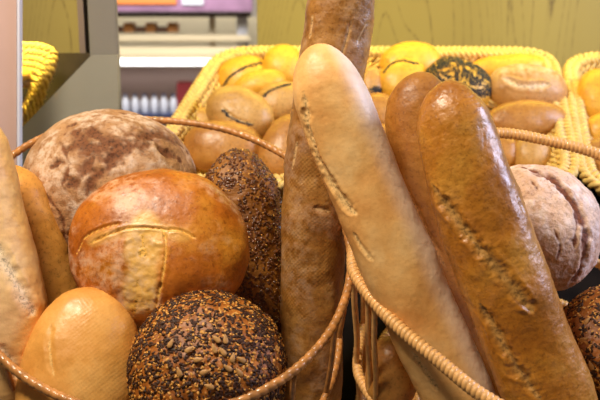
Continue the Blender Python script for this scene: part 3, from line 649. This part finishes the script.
# built stand-in for the mirror image of a yellow-lit braided basket with rolls
lc = at(22, 90, 1.60); lbk = thing('roll_basket', 'straw coloured basket corner standing in for a mirror reflection, behind the pink panel', 'basket', lc, 'straw coloured baskets on the back shelf')
rows = []
for i in range(7):
    off = i * 6.2
    pth = np.array([at(-20, 46 + off, 1.60 - .004 * i), at(20, 46 + off, 1.60 - .004 * i), at(40 - off * .35, 47 + off, 1.60 - .004 * i), at(53 - off * .55, 53 + off * .9, 1.60 - .004 * i), at(52 - off * .6, 68 + off * .8, 1.598 - .004 * i), at(43 - off * .6, 92 + off * .6, 1.592 - .004 * i), at(34 - off * .6, 122 + off * .2, 1.586 - .004 * i)])
    Q = catmull(pth, np.linspace(0, 1, 160)); T, A_, B_ = frames(Q, False)
    for q in range(2):
        ph = np.linspace(0, 60, 160) + q * np.pi
        rows.append(sweep(Q + .004 * (np.cos(ph)[:, None] * A_ + np.sin(ph)[:, None] * B_), .0046, 7, False))
v, f = merge(rows[:4]); link_mesh('braided_rim', v, f, M['wick_back'], lbk)
v, f = merge(rows[4:]); link_mesh('woven_wall', v, f, M['wick_back'], lbk)
s = Round(22, 74, 1.57, 9, 8, .8, level=5)
bread('round_roll', 'small shaded roll in the mirror stand-in basket beside the bright edge strip', 'bread roll', s, M['roll_y'], 'bread rolls in the back baskets', lump=.001)
# side panel with bright edge; its pink colour paints a blurred reflection
pp = thing('side_screen', 'glossy screen coloured pink like a blurred reflection, bright metal edge at far left', 'screen', tuple(at(5, 150, 1.40)))
prism('panel', [(-60, -60), (16.5, -60), (16.5, 330), (-60, 330)], 1.40, .01, M['pink'], pp)
prism('edge_strip', [(17, -60), (19.5, -60), (19.5, 330), (17, 330)], 1.395, .015, M['alu'], pp)

# store background : refrigerated counter
YB = 4.2
M['cream'] = plain('cream enamel', (214, 198, 164), .4); M['tan'] = plain('tan board', (222, 208, 172), .5)
M['purple'] = plain('purple print', (150, 110, 140), .5, noise=.3, nscale=9); M['orange'] = plain('orange print', (226, 130, 60), .5); M['white'] = plain('white plastic', (226, 228, 238), .4)
M['dkbr'] = plain('dark brown bar', (70, 40, 34), .5); M['red'] = plain('dark red wrapper', (140, 40, 44), .5); M['blue'] = plain('slate blue label', (70, 76, 110), .5, noise=.4, nscale=20)
M['pinkg'] = plain('pale pink back', (200, 172, 162), .6); M['tube'] = emit('lit lamp tube', (255, 255, 255), 2.2); M['caramel'] = plain('caramel box', (196, 130, 60), .5); M['choco'] = plain('chocolate box', (110, 70, 44), .5)
fr = thing('refrigerated_counter', 'cream refrigerated counter with a lit tube, out of focus behind the gap', 'refrigerated counter', tuple(at(180, 110, YB + .3) * np.array([1, 1, 0])))
def bg(name, x0, x1, y0, y1, Y, mat, th=.05, parent=fr):
    a = at(x0, y1, Y); b = at(x1, y0, Y)
    return link_bm(name, boxm(a[0], b[0], Y, Y + th, a[2], b[2], min(.008, th * .2)), mat, parent)
bg('back_panel', 60, 300, 67, 460, YB + .55, M['pinkg'], .04)
bg('upper_panel', 60, 300, 17, 66, YB + .5, M['tan'], .04)
bg('header_rail', 60, 252, 12.5, 17, YB, M['dkbr'], .04)
bg('cream_rail', 60, 250, 35, 42, YB + .05, M['cream'], .06); bg('cream_rail', 60, 250, 47, 56, YB + .05, M['cream'], .06)
bg('lamp_housing', 60, 225, 56.2, 58, YB - .02, M['cream'], .06)
tb = bg('lamp_tube', 60, 215, 58.8, 65.5, YB, M['tube'], .04)
bg('end_post', 238, 247, 14, 110, YB + .12, M['white'], .05); bg('glass_edge', 210, 215, 17, 60, YB + .15, M['cream'], .02)
sg = bg('header_sign', 60, 252, -40, 12, YB - .05, M['purple'], .03)
bg('sign_stripe', 100, 176, -14, 4.5, YB - .062, M['orange'], .01); bg('sign_patch', 182, 203, -10, 5, YB - .062, M['white'], .01)
bg('lower_shelf', 60, 260, 114, 118, YB + .1, M['blue'], .3)
k = 0
for i, x in enumerate((112, 123, 134, 145, 156, 167)):
    a = at(x, 35, YB + .1); z0 = a[2] + .012
    o = link_bm('snack_box', boxm(a[0], a[0] + .05, YB + .12, YB + .2, z0, z0 + .03 + .02 * (i % 2), .003), M['caramel' if i % 2 else 'choco'], loc=(a[0], YB + .16, z0))
    tag(o, 'blurred %s snack box on the counter upper rail' % ('caramel' if i % 2 else 'dark brown'), 'box', 'snack boxes in the blurred background')
bm_p = None
def bottle(px, py, h, w, mat, capm, label, name='bottle'):
    a = at(px, py, YB + .18); t = thing(name, label, 'bottle', a, 'bottles on the blurred lower shelf')
    z = np.array([0, 0, .01, .6, .72, .8, .88]) * h; rr = np.array([.0, .9, 1, 1, .75, .4, .38]) * w
    def lathe(z, rr):
        th = np.arange(16) * 2 * np.pi / 16; V = np.stack([np.outer(rr, np.cos(th)), np.outer(rr, np.sin(th)), np.repeat(z[:, None], 16, 1)], -1).reshape(-1, 3) + a
        return V, grid_faces(len(z), 16)
    V, f = lathe(z, rr); link_mesh('body', V, f, mat, t); V, f = lathe(np.array([.88, .88, 1.0, 1.0]) * h, np.array([.0, .45, .45, 0.0]) * w); link_mesh('cap', V, f, capm, t)
for i in range(6): bottle(126 + i * 9.6, 113.8, .105, .021, M['white'], M['blue'], 'white milk bottle with a dark cap on the blurred lower shelf')
rd = at(187, 113.8, YB + .2); o = link_bm('drink_carton', boxm(rd[0] - .045, rd[0] + .045, YB + .15, YB + .24, rd[2], rd[2] + .17, .006), M['red'], loc=tuple(rd)); tag(o, 'dark red carton standing right of the white bottles', 'carton')
# floor and far wall
fl = link_bm('floor', boxm(-4, 4, -1.5, 6.5, -.05, 0), plain('floor tile', (150, 145, 140), .4)); fl['kind'] = 'structure'
fw = link_bm('wall_back', boxm(-4, 4, 6.0, 6.1, 0, 3.2), plain('far wall paint', (205, 195, 180), .7)); fw['kind'] = 'structure'

# ================================================================ LIGHT
def area(name, loc, target, size, power, col, sy=None, spread=180):
    L = bpy.data.lights.new(name, 'AREA'); L.energy = power; L.spread = math.radians(spread); L.color = col; L.size = size
    if sy: L.shape = 'RECTANGLE'; L.size_y = sy
    o = bpy.data.objects.new(name, L); C.objects.link(o); o.location = loc
    o.rotation_euler = (Vector(target) - Vector(loc)).to_track_quat('-Z', 'Y').to_euler(); return o
area('ceiling_lamp_light', (-.55, .60, 2.5), (.0, 1.1, 1.2), .30, 30, (1, .87, .67))
area('window_light', (1.5, .98, 1.95), (.1, 1.0, 1.15), .6, 27, (.66, .72, 1.0))
area('back_lamp_light', (.28, 1.74, 1.70), (.28, 1.80, 1.2), 1.3, 3.6, (1, .86, .10), .05)
area('wall_lamp_light', (.45, 1.7, 2.3), (.5, 2.12, 1.4), 1.2, 2.3, (1, .80, .36), .1)
area('reflection_fill_light', (-.53, 1.50, 1.85), (-.56, 1.64, 1.45), .15, 1.7, (1, .84, .15), .1, spread=45)  # added light that keeps the mirror stand-in basket bright yellow; no lamp there
area('store_light', (-.6, 3.0, 2.5), (-.6, 4.4, 1.4), 1.0, 58, (1, .97, .95))
w = bpy.data.worlds.new('World'); sc.world = w; w.use_nodes = True
w.node_tree.nodes['Background'].inputs[0].default_value = (1.0, .76, .5, 1); w.node_tree.nodes['Background'].inputs[1].default_value = .10

# ================================================================ CAMERA
cd = bpy.data.cameras.new('Camera'); cam = bpy.data.objects.new('Camera', cd); C.objects.link(cam)
cam.location = CAM; cam.rotation_euler = (math.pi / 2 - PITCH, 0, 0); cd.lens = LENS; cd.sensor_width = 36; cd.clip_start = .05
cd.dof.use_dof = True; cd.dof.focus_distance = 1.02; cd.dof.aperture_fstop = 6.0
sc.camera = cam
vs = sc.view_settings; vs.view_transform = 'Standard'; vs.look = 'None'; vs.gamma = 1; vs.use_curve_mapping = False; vs.exposure = 0.0
